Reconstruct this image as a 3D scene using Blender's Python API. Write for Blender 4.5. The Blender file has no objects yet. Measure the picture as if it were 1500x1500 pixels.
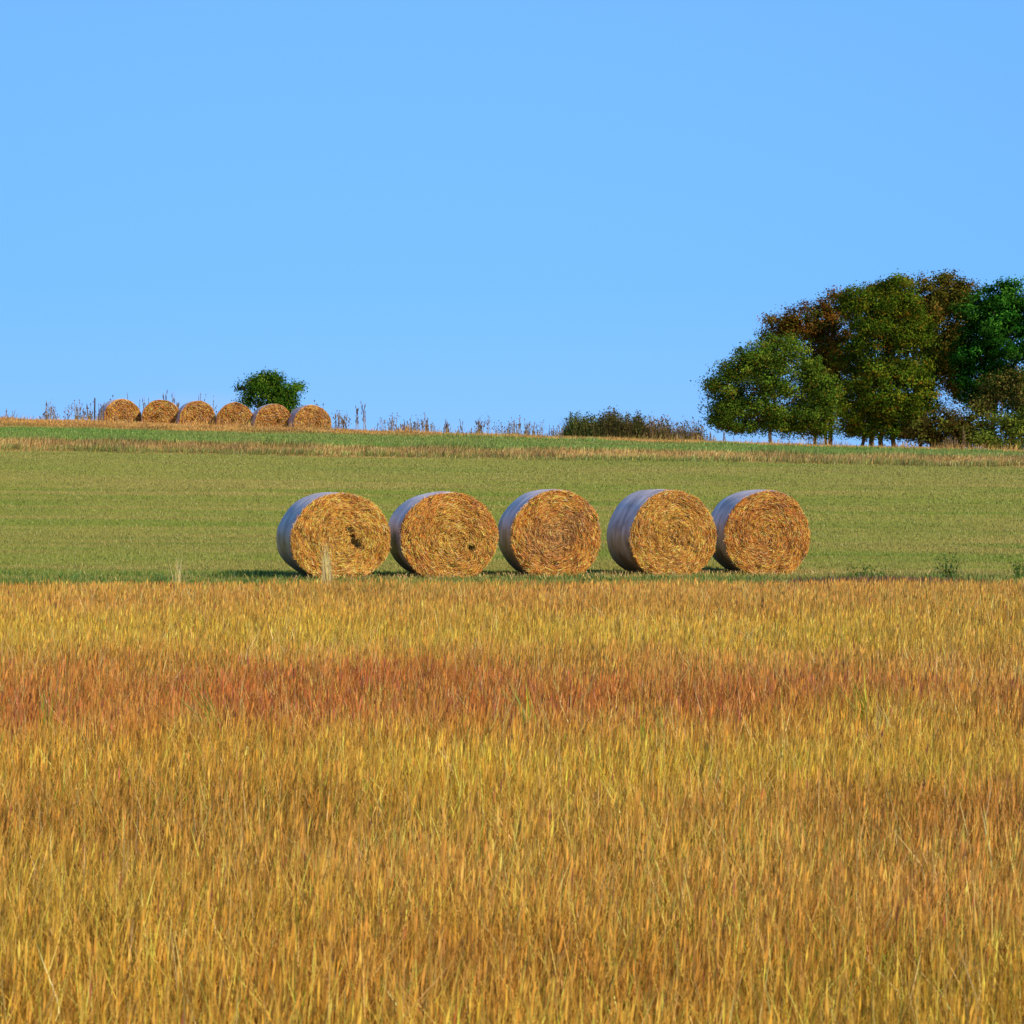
import bpy, math, random
import numpy as np
from mathutils import Vector
rng = np.random.default_rng(7)
random.seed(7)
R = math.radians
sc = bpy.context.scene
col = sc.collection
F, HOR, CAMZ = 2700.0, 695.0, 1.7      # lens in photo pixels, eye-level row, eye height

def P(px, py, Y):                       # survey helper: sight line of the photo met at distance Y
    return Vector(((px-750)/F*Y, Y, CAMZ+(HOR-py)/F*Y))
def PX(px, Y): return (px-750)/F*Y

# ------------------------------------------------------------------ noise
_T = rng.random((256, 256))
def vnoise(x, y, seed=0):
    x = np.asarray(x, float)+seed*17.31; y = np.asarray(y, float)+seed*9.73
    xi = np.floor(x).astype(int); yi = np.floor(y).astype(int)
    fx = x-xi; fy = y-yi
    fx = fx*fx*(3-2*fx); fy = fy*fy*(3-2*fy)
    a = _T[xi & 255, yi & 255]; b = _T[(xi+1) & 255, yi & 255]
    c = _T[xi & 255, (yi+1) & 255]; d = _T[(xi+1) & 255, (yi+1) & 255]
    return (a*(1-fx)+b*fx)*(1-fy)+(c*(1-fx)+d*fx)*fy
def fbm(x, y, o=4, seed=0):
    s = 0; a = 1; t = 0
    for k in range(o):
        s = s+a*vnoise(np.asarray(x)*2**k, np.asarray(y)*2**k, seed+k); t += a; a *= .55
    return s/t
def sstep(a, b, x):
    t = np.clip((np.asarray(x, float)-a)/(b-a), 0, 1)
    return t*t*(3-2*t)
def lin(rgb):
    c = np.array(rgb, float)/255
    return np.where(c <= .04045, c/12.92, ((c+.055)/1.055)**2.4)
def mix(a, b, t):
    t = np.asarray(t)[..., None]
    return a*(1-t)+b*t

# ------------------------------------------------------------------ terrain
YK = np.array([-400, 0, 20, 25, 30, 34, 40, 50, 60.8, 62.4, 63.4, 72, 77, 78, 79.8, 90, 130, 250, 600, 4000])
AK = np.array([0, 0, 0, 0, -.01, -.07, .26, 1.13, 2.17, 2.36, 2.58, 3.06, 3.27, 3.26, 2.85, 2.9, 1.8, -3, -8, -8])
BK = np.array([0, 0, 0, 0, -.002, -.004, -.006, -.011, -.0165, -.018, -.019, -.028, -.0335, -.034, -.033, -.03, -.02, 0, 0, 0])
def ground_z(x, y):
    x = np.asarray(x, float); y = np.asarray(y, float)
    xc = np.clip(x, -60, 60)
    z = np.interp(y, YK, AK)+np.interp(y, YK, BK)*xc
    amp = .03+.05*sstep(30, 60, y)*(1-.6*sstep(62, 70, y))
    z = z+(fbm(x/7, y/5, 3, 3)-.5)*amp
    z = z+(fbm(x/1.3, y/1.1, 2, 5)-.5)*.03
    return z

def edge_front(x): return 25.3+(vnoise(x/1.7, x*0+1, 2)-.5)*.55+(vnoise(x/.35, x*0+4, 2)-.5)*.25 + np.clip(x-4, 0, 3)*.12

# palette: measured look of each strip (sRGB) scaled to surface albedo
def field_color(x, y):
    n1 = fbm(x/5, y/1.6, 4, 11); n2 = fbm(x/.9, y/.5, 3, 12); n3 = fbm(x/7, y/1.1, 4, 14)
    # foreground meadow
    gold = lin((250, 200, 88)); olive = lin((216, 184, 78)); tan = lin((236, 180, 94)); rust = lin((200, 122, 62)); brown = lin((182, 128, 64))
    c = mix(gold[None]*np.ones((x.size, 3)), tan, sstep(.3, .75, n1))
    c = mix(c, olive, sstep(.45, .75, n2)*.7)
    c = mix(c, brown, sstep(.42, .72, fbm(x/1.8, y/1.1, 3, 19))*.42)
    u = y+(vnoise(x/.9, y/2, 21)-.5)*1.0+(vnoise(x/.25, y/1, 23)-.5)*.5
    rt = sstep(-2, 3, x)
    band = sstep(9.0+.9*rt, 11.4+.6*rt, u)*(1-sstep(12.8-1.0*rt, 15.2-1.2*rt, u))
    left = 1-.25*rt
    band = band*left*sstep(.10, .58, fbm(x/.7, y/1.3, 4, 22)+.12)
    c = mix(c, rust, np.clip(band, 0, 1)*(.42+.5*sstep(.35, .65, fbm(x/.25, y/.5, 2, 27))))
    yb = sstep(14.3, 15.3, u)*(1-sstep(16.8, 19, u))
    c = mix(c, lin((226, 190, 80)), yb*.5)
    c = mix(c, lin((216, 168, 88)), sstep(17, 22, y)*.5)
    # mown field
    g1 = lin((168, 172, 90)); g2 = lin((148, 164, 78)); g3 = lin((192, 176, 108))
    m = mix(g1[None]*np.ones((x.size, 3)), g2, sstep(.4, .7, n1)*.8)
    m = mix(m, g3, sstep(.42, .68, n3)*.6)
    m = mix(m, g3, sstep(.5, .75, fbm(x/11, y/.35, 3, 15))*.7)
    m = mix(m, g2*.8, sstep(.6, .8, fbm(x/9, y/.5, 2, 16))*.35)
    m = mix(m, lin((116, 146, 64)), (1-sstep(27, 31, y))*.45)
    m = mix(m, lin((174, 170, 100)), sstep(50, 59, y)*.5)
    # bank
    b = mix(lin((220, 186, 122))[None]*np.ones((x.size, 3)), lin((184, 154, 98)), sstep(.35, .7, n2))
    # upper green strip
    g = mix(lin((140, 168, 84))[None]*np.ones((x.size, 3)), lin((162, 170, 94)), sstep(.35, .65, n3))
    # crest stubble
    s = mix(lin((234, 188, 114))[None]*np.ones((x.size, 3)), lin((184, 148, 88)), sstep(.4, .7, n2))
    s = mix(s, lin((130, 140, 64)), sstep(.55, .75, n3)*.5)
    wob = (vnoise(x/2.5, y/2.5, 31)-.5)
    e = edge_front(x)
    c = mix(c, m, sstep(-.15, .15, y-e))
    c = mix(c, b, sstep(60.9, 61.9, y+wob))
    c = mix(c, g, sstep(63.0, 63.8, y+wob*.6))
    lft = np.clip(-x-3, 0, 22)*.16+(fbm(x/2, y/2, 2, 71)-.5)*2*sstep(3, 9, -x)
    c = mix(c, s, sstep(72.3, 73.6, y+wob*1.2+lft))
    return sat(np.clip(c, 0, 1), 1.18)
ALB = .74
def sat(c, k=1.22):
    l = (np.asarray(c)@np.array([.3, .59, .11]))[..., None]+1e-5
    return np.clip(l*(np.asarray(c)/l)**k, 0, 1)

# ------------------------------------------------------------------ mesh + material helpers
def mesh_np(name, V, faces_list, colr=None, mat=None, smooth=False):
    """faces_list: list of (N,k) int arrays"""
    me = bpy.data.meshes.new(name)
    V = np.ascontiguousarray(V, np.float32)
    me.vertices.add(len(V)); me.vertices.foreach_set('co', V.ravel())
    loops = np.concatenate([f.ravel() for f in faces_list]).astype(np.int32)
    tot = np.concatenate([np.full(len(f), f.shape[1]) for f in faces_list]).astype(np.int32)
    st = np.concatenate([[0], np.cumsum(tot)[:-1]]).astype(np.int32)
    me.loops.add(len(loops)); me.loops.foreach_set('vertex_index', loops)
    me.polygons.add(len(tot)); me.polygons.foreach_set('loop_start', st); me.polygons.foreach_set('loop_total', tot)
    if smooth: me.polygons.foreach_set('use_smooth', np.ones(len(tot), bool))
    me.update(calc_edges=True)
    if colr is not None:
        a = me.color_attributes.new('col', 'FLOAT_COLOR', 'POINT')
        c4 = np.ones((len(V), 4), np.float32); c4[:, :3] = colr
        a.data.foreach_set('color', c4.ravel())
    if mat: me.materials.append(mat)
    return me
def link(name, me, parent=None, **props):
    o = bpy.data.objects.new(name, me); col.objects.link(o)
    if parent: o.parent = parent
    for k, v in props.items(): o[k] = v
    return o
def thing(name, loc, label, cat, group=None, rz=0):
    o = bpy.data.objects.new(name, None); col.objects.link(o)
    o.empty_display_size = .2
    o.location = loc; o.rotation_euler = (0, 0, rz); o['label'] = label; o['category'] = cat
    if group: o['group'] = group
    return o

def new_mat(name):
    m = bpy.data.materials.new(name); m.use_nodes = True
    nt = m.node_tree; nt.nodes.clear()
    return m, nt, nt.nodes, nt.links
def leaf_mat(name, trans=.3, gloss=.0, gain=1.0):
    m, nt, N, L = new_mat(name)
    out = N.new('ShaderNodeOutputMaterial'); at = N.new('ShaderNodeAttribute'); at.attribute_name = 'col'
    g = N.new('ShaderNodeMix'); g.data_type = 'RGBA'; g.blend_type = 'MULTIPLY'; g.inputs[0].default_value = 1
    g.inputs[7].default_value = (gain, gain, gain, 1)
    no = N.new('ShaderNodeTexNoise'); no.inputs['Scale'].default_value = 35
    mr = N.new('ShaderNodeMapRange'); mr.inputs[3].default_value = .75; mr.inputs[4].default_value = 1.25
    g2 = N.new('ShaderNodeVectorMath'); g2.operation = 'SCALE'
    tc = N.new('ShaderNodeNewGeometry')
    L.new(tc.outputs['Position'], no.inputs['Vector']); L.new(no.outputs[0], mr.inputs[0])
    L.new(at.outputs['Color'], g.inputs[6]); L.new(g.outputs[2], g2.inputs[0]); L.new(mr.outputs[0], g2.inputs['Scale'])
    d = N.new('ShaderNodeBsdfDiffuse'); t = N.new('ShaderNodeBsdfTranslucent'); mx = N.new('ShaderNodeMixShader'); mx.inputs[0].default_value = trans
    L.new(g2.outputs[0], d.inputs['Color']); L.new(g2.outputs[0], t.inputs['Color'])
    L.new(d.outputs[0], mx.inputs[1]); L.new(t.outputs[0], mx.inputs[2])
    last = mx
    if gloss > 0:
        gl = N.new('ShaderNodeBsdfGlossy'); gl.inputs['Roughness'].default_value = .45
        m2 = N.new('ShaderNodeMixShader'); m2.inputs[0].default_value = gloss
        L.new(mx.outputs[0], m2.inputs[1]); L.new(gl.outputs[0], m2.inputs[2]); last = m2
    L.new(last.outputs[0], out.inputs[0])
    return m
M_grass = leaf_mat('grass_blades', .3, .03)
M_leaf = leaf_mat('leaves', .28, 0)
M_straw = leaf_mat('straw', .12, .04)

def simple_mat(name, c1, c2, scale, bump=.3, rough=.9, stretch=(1, 1, 1)):
    m, nt, N, L = new_mat(name)
    out = N.new('ShaderNodeOutputMaterial'); b = N.new('ShaderNodeBsdfPrincipled'); b.inputs['Roughness'].default_value = rough
    tc = N.new('ShaderNodeTexCoord'); mp = N.new('ShaderNodeMapping'); mp.inputs['Scale'].default_value = stretch
    no = N.new('ShaderNodeTexNoise'); no.inputs['Scale'].default_value = scale; no.inputs['Detail'].default_value = 6
    cr = N.new('ShaderNodeValToRGB'); cr.color_ramp.elements[0].color = (*c1, 1); cr.color_ramp.elements[1].color = (*c2, 1)
    cr.color_ramp.elements[0].position = .35; cr.color_ramp.elements[1].position = .65
    bp = N.new('ShaderNodeBump'); bp.inputs['Strength'].default_value = bump; bp.inputs['Distance'].default_value = .02
    L.new(tc.outputs['Object'], mp.inputs[0]); L.new(mp.outputs[0], no.inputs['Vector']); L.new(no.outputs[0], cr.inputs[0])
    L.new(cr.outputs[0], b.inputs['Base Color']); L.new(no.outputs[0], bp.inputs['Height']); L.new(bp.outputs[0], b.inputs['Normal'])
    L.new(b.outputs[0], out.inputs[0])
    return m
M_bark = simple_mat('bark', (.07, .05, .03), (.20, .14, .085), 9, .6, stretch=(1, 1, .25))
M_bark_pale = simple_mat('bark_pale', (.22, .17, .11), (.42, .33, .22), 9, .6, stretch=(1, 1, .25))
M_post = simple_mat('weathered_post', (.03, .03, .03), (.09, .075, .06), 12, .5, stretch=(1, 1, .2))

# ground sheet
def ground():
    xs = np.unique(np.concatenate([np.arange(-34, 34.01, .25), -34-np.geomspace(.3, 2500, 30), 34+np.geomspace(.3, 2500, 30)]))
    ys = np.unique(np.concatenate([np.arange(-2, 92, .2), -2-np.geomspace(.3, 300, 16), 92+np.geomspace(.3, 3500, 36)]))
    X, Y = np.meshgrid(xs, ys); x = X.ravel(); y = Y.ravel()
    z = ground_z(x, y)
    V = np.stack([x, y, z], 1)
    nx, ny = len(xs), len(ys)
    i = (np.arange(ny-1)[:, None]*nx+np.arange(nx-1)[None]).ravel()
    Q = np.stack([i, i+1, i+1+nx, i+nx], 1)
    c = field_color(x, y)
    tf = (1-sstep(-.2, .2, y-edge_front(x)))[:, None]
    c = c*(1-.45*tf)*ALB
    m, nt, N, L = new_mat('ground_soil_and_turf')
    out = N.new('ShaderNodeOutputMaterial'); b = N.new('ShaderNodeBsdfDiffuse')
    at = N.new('ShaderNodeAttribute'); at.attribute_name = 'col'
    geo = N.new('ShaderNodeNewGeometry')
    mp = N.new('ShaderNodeMapping'); mp.inputs['Scale'].default_value = (1, .7, 1)
    n1 = N.new('ShaderNodeTexNoise'); n1.inputs['Scale'].default_value = 9; n1.inputs['Detail'].default_value = 8; n1.inputs['Roughness'].default_value = .75
    mr = N.new('ShaderNodeMapRange'); mr.inputs[1].default_value = .3; mr.inputs[2].default_value = .7; mr.inputs[3].default_value = .75; mr.inputs[4].default_value = 1.2
    sc_ = N.new('ShaderNodeVectorMath'); sc_.operation = 'SCALE'
    bp = N.new('ShaderNodeBump'); bp.inputs['Strength'].default_value = .6; bp.inputs['Distance'].default_value = .05
    L.new(geo.outputs['Position'], mp.inputs[0]); L.new(mp.outputs[0], n1.inputs['Vector']); L.new(n1.outputs[0], mr.inputs[0])
    L.new(at.outputs['Color'], sc_.inputs[0]); L.new(mr.outputs[0], sc_.inputs['Scale']); L.new(sc_.outputs[0], b.inputs['Color'])
    L.new(n1.outputs[0], bp.inputs['Height']); L.new(bp.outputs[0], b.inputs['Normal']); L.new(b.outputs[0], out.inputs[0])
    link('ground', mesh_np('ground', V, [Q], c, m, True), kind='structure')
ground()

# ------------------------------------------------------------------ grass
def blade_geo(x, y, z, h, w, lean_dir, lean, colr, tip=1.25, base=.85, yaw=None):
    """bent blades: quad + tip triangle, 5 verts each"""
    n = len(x)
    if yaw is None: yaw = rng.normal(0, .8, n)
    sx = np.cos(yaw)*w/2; sy = np.sin(yaw)*w/2
    lx = np.cos(lean_dir)*lean*h; ly = np.sin(lean_dir)*lean*h
    V = np.empty((n, 5, 3), np.float32)
    V[:, 0] = np.stack([x-sx, y-sy, z-.02], 1); V[:, 1] = np.stack([x+sx, y+sy, z-.02], 1)
    V[:, 2] = np.stack([x+sx*.8+lx*.35, y+sy*.8+ly*.35, z+h*.55], 1); V[:, 3] = np.stack([x-sx*.8+lx*.35, y-sy*.8+ly*.35, z+h*.55], 1)
    V[:, 4] = np.stack([x+lx, y+ly, z+h*np.sqrt(np.clip(1-.5*lean**2, .3, 1))], 1)
    i = np.arange(n)*5
    Q = np.stack([i, i+1, i+2, i+3], 1); T = np.stack([i+3, i+2, i+4], 1)
    C = np.repeat(colr[:, None, :], 5, 1)
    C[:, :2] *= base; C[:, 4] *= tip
    return V.reshape(-1, 3), Q, T, np.clip(C.reshape(-1, 3), 0, .9)
def head_geo(x, y, z, h, w, lean_dir, lean, colr, hl):
    """thin stem with a seed head: triangle stem + diamond head"""
    n = len(x)
    yaw = rng.normal(0, .8, n); sx = np.cos(yaw); sy = np.sin(yaw)
    lx = np.cos(lean_dir)*lean*h; ly = np.sin(lean_dir)*lean*h
    V = np.empty((n, 7, 3), np.float32); ws = w*.3
    V[:, 0] = np.stack([x-sx*ws, y-sy*ws, z-.02], 1); V[:, 1] = np.stack([x+sx*ws, y+sy*ws, z-.02], 1)
    V[:, 2] = np.stack([x+lx, y+ly, z+h], 1)
    d = np.stack([lx*.8, ly*.8, h], 1); d /= np.linalg.norm(d, axis=1)[:, None]
    top = V[:, 2]
    V[:, 3] = top-d*(hl*.45)[:, None]
    mid = top+d*(hl*.05)[:, None]; s = np.stack([sx*w*.5, sy*w*.5, sx*0], 1)
    V[:, 4] = mid+s; V[:, 5] = top+d*(hl*.6)[:, None]; V[:, 6] = mid-s
    i = np.arange(n)*7
    T = np.stack([i, i+1, i+2], 1); Q = np.stack([i+3, i+4, i+5, i+6], 1)
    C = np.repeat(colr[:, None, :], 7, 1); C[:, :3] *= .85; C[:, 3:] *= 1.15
    return V.reshape(-1, 3), Q, T, np.clip(C.reshape(-1, 3), 0, .9)
def join(parts):
    V, C, Fs, off = [], [], [], 0
    for v, q, t, c in parts:
        V.append(v); C.append(c); Fs += [q+off, t+off]; off += len(v)
    return np.concatenate(V), Fs, np.concatenate(C)
def scatter(n, y0, y1, dens, hw=lambda y: .31*y+2.5):
    y = rng.uniform(y0, y1, n*3); wgt = dens(y)*hw(y); y = y[rng.random(len(y)) < wgt/wgt.max()][:n]
    x = rng.uniform(-1, 1, len(y))*hw(y)
    return x, y
def tint(c, v=.25, hue=.12):
    n = len(c)
    c = c*rng.lognormal(0, v, n)[:, None]
    return c*(1+rng.normal(0, hue, (n, 3))*np.array([.6, .5, 1.2]))

def meadow():
    parts = []
    x, y = scatter(480000, 4.2, 26.2, lambda y: 1/(.25+y/12))
    k = y < edge_front(x)+rng.normal(0, .12, len(x)); x, y = x[k], y[k]
    n = len(x); z = ground_z(x, y)
    patch = fbm(x/1.3, y/1.3, 3, 40)
    h = (.24+.18*patch)*rng.uniform(.5, 1.15, n)
    h *= 1-.35*sstep(23.5, 25.3, y)
    w = rng.uniform(.0020, .0048, n)*(1+y/14)
    ld = rng.normal(.2, 1.1, n)+np.where(rng.random(n) < .35, math.pi, 0)
    ln = np.abs(rng.normal(.22, .2, n))
    c = tint(field_color(x, y), .42, .1)
    grn = rng.random(n) < (.04+.10*sstep(.5, .7, fbm(x/1.6, y/1.2, 3, 44)))
    c[grn] = tint(np.tile(lin((150, 160, 50)), (grn.sum(), 1)), .25)
    pale = rng.random(n) < .05
    c[pale] = tint(np.tile(lin((232, 196, 120)), (pale.sum(), 1)), .15)
    parts.append(blade_geo(x, y, z, h, w, ld, ln, c*ALB))
    # seed heads; sorrel red in the rust band
    x, y = scatter(48000, 4.4, 25.3, lambda y: 1/(.6+y/12)); n = len(x)
    z = ground_z(x, y); h = (.24+.14*fbm(x/1.3, y/1.3, 3, 40))*rng.uniform(.75, 1.1, n)
    h *= 1-.35*sstep(23.5, 25.3, y)
    ld = rng.normal(.2, .9, n); ln = np.abs(rng.normal(.15, .12, n))
    c = tint(field_color(x, y), .25, .08)*np.array([1.08, 1.02, .98])
    u = y+(vnoise(x/.9, y/2, 21)-.5)*1.0
    rt = sstep(-2, 3, x); band = sstep(9.4+.9*rt, 11.0+.6*rt, u)*(1-sstep(13.2-1.0*rt, 14.5-1.2*rt, u))*(1-.2*rt)
    red = rng.random(n) < band*.34*sstep(.3, .6, fbm(x/.7, y/1.3, 4, 22)+.08)+.02
    c[red] = tint(np.tile(lin((188, 108, 74)), (red.sum(), 1)), .25)
    parts.append(head_geo(x, y, z, h, rng.uniform(.003, .0065, n)*(1+y/14), ld, ln, c*ALB, rng.uniform(.05, .10, n)))
    # sparse taller stalks, some bent or flattened
    n = 12000; y = 4.6+(24.8-4.6)*rng.random(n)**.8; x = rng.uniform(-1, 1, n)*(.31*y+2.5)
    k = fbm(x/.8, y/.8, 3, 47) > .46; x, y = x[k], y[k]; n = len(x)
    cc = tint(np.tile(lin((248, 214, 128)), (n, 1)), .2)
    parts.append(blade_geo(x, y, ground_z(x, y), rng.uniform(.26, .44, n)*(1-.3*sstep(22, 25, y)), rng.uniform(.003, .0055, n)*(1+y/14), rng.uniform(0, 6.28, n), np.abs(rng.normal(.3, .22, n)), cc*ALB, tip=1.1))
    V, Fs, C = join(parts)
    link('tall_grass', mesh_np('tall_grass', V, Fs, C, M_grass), kind='stuff', label='golden and rust coloured dry grass filling the foreground field', category='grass')
meadow()

def mown():
    x, y = scatter(340000, 24.9, 61.9, lambda y: 1/(.3+(y-20)/14), lambda y: .31*y+3)
    k = y > edge_front(x)-.1; x, y = x[k], y[k]; n = len(x); z = ground_z(x, y)
    h = rng.uniform(.02, .05, n)*(1+.6*vnoise(x/.8, y/.6, 51)); w = rng.uniform(.005, .010, n)*(1+(y-25)/25)
    near = 1-sstep(25.2, 27.2, y); h *= 1+1.1*near*vnoise(x/.5, y/.5, 52)
    c = tint(field_color(x, y), .15, .05)
    parts = [blade_geo(x, y, z, h, w, rng.uniform(0, 6.28, n), np.abs(rng.normal(.5, .3, n)), c*ALB, tip=1.1, base=.9)]
    # uncut green fringe at the edge of the mown field, denser around the bales' feet
    n = 16000; x = rng.uniform(-11, 11, n); y = rng.uniform(25.2, 31.5, n)
    k = (vnoise(x/.6, y/.5, 55) > .52) ; x, y = x[k], y[k]; n = len(x)
    parts.append(blade_geo(x, y, ground_z(x, y), rng.uniform(.05, .13, n), rng.uniform(.008, .016, n), rng.uniform(0, 6.28, n), np.abs(rng.normal(.4, .3, n)),
                 tint(np.tile(lin((98, 138, 52)), (n, 1)), .3)*ALB, tip=1.1, base=.9))
    V, Fs, C = join(parts)
    link('mown_grass', mesh_np('mown_grass', V, Fs, C, M_grass), kind='stuff', label='short mown green grass on the slope behind the big bales', category='grass')
mown()

def bank():
    x, y = scatter(60000, 60.9, 63.7, lambda y: y*0+1, lambda y: .31*y+3); n = len(x)
    h = rng.uniform(.08, .26, n)*(.5+.9*fbm(x/1.2, y/1.0, 3, 60)); w = rng.uniform(.012, .024, n)
    gap = fbm(x/1.8, y/1.2, 3, 63); k = rng.random(n) < (sstep(60.9, 61.8, y)*.9+.1)*sstep(.28, .5, gap+.12)
    c = tint(field_color(x, y+.3), .33, .08)
    g = rng.random(n) < .7*(1-sstep(61.3, 62.3, y))+.25*sstep(.5, .7, gap); c[g] = tint(np.tile(lin((156, 164, 80)), (g.sum(), 1)), .25)
    cl = vnoise(x/1.5, y*0, 61); c *= (.75+.5*cl)[:, None]
    V, Fs, C = join([blade_geo(x[k], y[k], ground_z(x[k], y[k]), h[k], w[k], rng.normal(.3, .9, k.sum()), np.abs(rng.normal(.3, .2, k.sum())), c[k]*ALB)])
    link('bank_grass', mesh_np('bank_grass', V, Fs, C, M_grass), kind='stuff', label='strip of dry brown grass along the low bank across the slope', category='grass')
    x, y = scatter(110000, 63.3, 73.4, lambda y: y*0+1, lambda y: .31*y+3); n = len(x)
    c = tint(field_color(x, y), .2, .07)
    V, Fs, C = join([blade_geo(x, y, ground_z(x, y), rng.uniform(.03, .09, n), rng.uniform(.014, .026, n), rng.uniform(0, 6.28, n), np.abs(rng.normal(.4, .3, n)), c*ALB, 1.1, .9)])
    link('green_strip_grass', mesh_np('green_strip_grass', V, Fs, C, M_grass), kind='stuff', label='narrow strip of fresh green grass above the brown bank', category='grass')
    x, y = scatter(75000, 72, 79.4, lambda y: y*0+1, lambda y: .31*y+3); n = len(x)
    h = rng.uniform(.05, .16, n)*(.6+.9*vnoise(x/1.1, y/1.0, 65)); w = rng.uniform(.014, .028, n)
    top = (np.abs(y-77.6) < .8) & (rng.random(n) < .22); h[top] *= rng.uniform(1.3, 2.6, top.sum())*(.5+vnoise(x[top]/2, x[top]*0, 66))
    foot = (y > 76.8) & (x > 15) & (rng.random(n) < .35*sstep(.35, .6, vnoise(x/.9, x*0, 67))); h[foot] = rng.uniform(.2, .5, foot.sum())
    c = tint(field_color(x, y), .3, .08)
    V, Fs, C = join([blade_geo(x, y, ground_z(x, y), h, w, rng.normal(.2, 1.2, n), np.abs(rng.normal(.3, .25, n)), c*ALB)])
    link('crest_grass', mesh_np('crest_grass', V, Fs, C, M_grass), kind='stuff', label='tan stubble and dry grass along the crest of the hill', category='grass')
bank()

# ------------------------------------------------------------------ bales
def wrap_mat(name, brown):
    m, nt, N, L = new_mat(name)
    out = N.new('ShaderNodeOutputMaterial'); b = N.new('ShaderNodeBsdfPrincipled'); b.inputs['Roughness'].default_value = .42
    b.inputs['Specular IOR Level'].default_value = .35
    tc = N.new('ShaderNodeTexCoord'); oi = N.new('ShaderNodeObjectInfo')
    ad = N.new('ShaderNodeVectorMath'); ad.operation = 'ADD'; L.new(tc.outputs['Object'], ad.inputs[0]); L.new(oi.outputs['Location'], ad.inputs[1])
    mp = N.new('ShaderNodeMapping'); mp.inputs['Scale'].default_value = (.9, 5, .9)      # streaks running round the roll
    n1 = N.new('ShaderNodeTexNoise'); n1.inputs['Scale'].default_value = 1.5; n1.inputs['Detail'].default_value = 8; n1.inputs['Roughness'].default_value = .65
    n2 = N.new('ShaderNodeTexNoise'); n2.inputs['Scale'].default_value = 3.2; n2.inputs['Detail'].default_value = 6
    cr = N.new('ShaderNodeValToRGB'); e = cr.color_ramp.elements
    e[0].position = .34; e[0].color = (.36, .26, .25, 1); e[1].position = .68; e[1].color = (.92, .82, .82, 1)
    k = e.new(.5); k.color = (.64, .52, .52, 1)
    cr2 = N.new('ShaderNodeValToRGB'); cr2.color_ramp.elements[0].position = .45; cr2.color_ramp.elements[1].position = .7
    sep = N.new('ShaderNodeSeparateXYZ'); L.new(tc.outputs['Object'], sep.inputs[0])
    mr = N.new('ShaderNodeMapRange'); mr.inputs[1].default_value = .15; mr.inputs[2].default_value = 1.25; mr.inputs[3].default_value = brown; mr.inputs[4].default_value = 0  # straw brown low down; the paler top also puts sunlight into the colour
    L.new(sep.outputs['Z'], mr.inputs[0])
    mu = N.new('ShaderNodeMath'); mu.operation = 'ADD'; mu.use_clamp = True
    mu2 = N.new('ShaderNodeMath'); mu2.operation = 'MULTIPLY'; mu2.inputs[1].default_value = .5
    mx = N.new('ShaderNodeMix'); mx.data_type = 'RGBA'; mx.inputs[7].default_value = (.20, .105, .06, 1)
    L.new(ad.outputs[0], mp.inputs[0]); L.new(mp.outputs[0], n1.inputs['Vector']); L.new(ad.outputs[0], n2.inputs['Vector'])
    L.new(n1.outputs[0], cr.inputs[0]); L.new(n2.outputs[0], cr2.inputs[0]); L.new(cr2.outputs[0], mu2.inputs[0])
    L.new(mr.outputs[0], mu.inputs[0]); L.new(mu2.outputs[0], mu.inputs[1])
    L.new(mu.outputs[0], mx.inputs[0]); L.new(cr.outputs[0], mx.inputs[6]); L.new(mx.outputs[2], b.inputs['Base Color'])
    bp = N.new('ShaderNodeBump'); bp.inputs['Strength'].default_value = .8; bp.inputs['Distance'].default_value = .02
    L.new(n1.outputs[0], bp.inputs['Height']); L.new(bp.outputs[0], b.inputs['Normal']); L.new(b.outputs[0], out.inputs[0])
    return m
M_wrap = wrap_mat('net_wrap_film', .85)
M_wrap_far = wrap_mat('net_wrap_film_far', .2)

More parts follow.
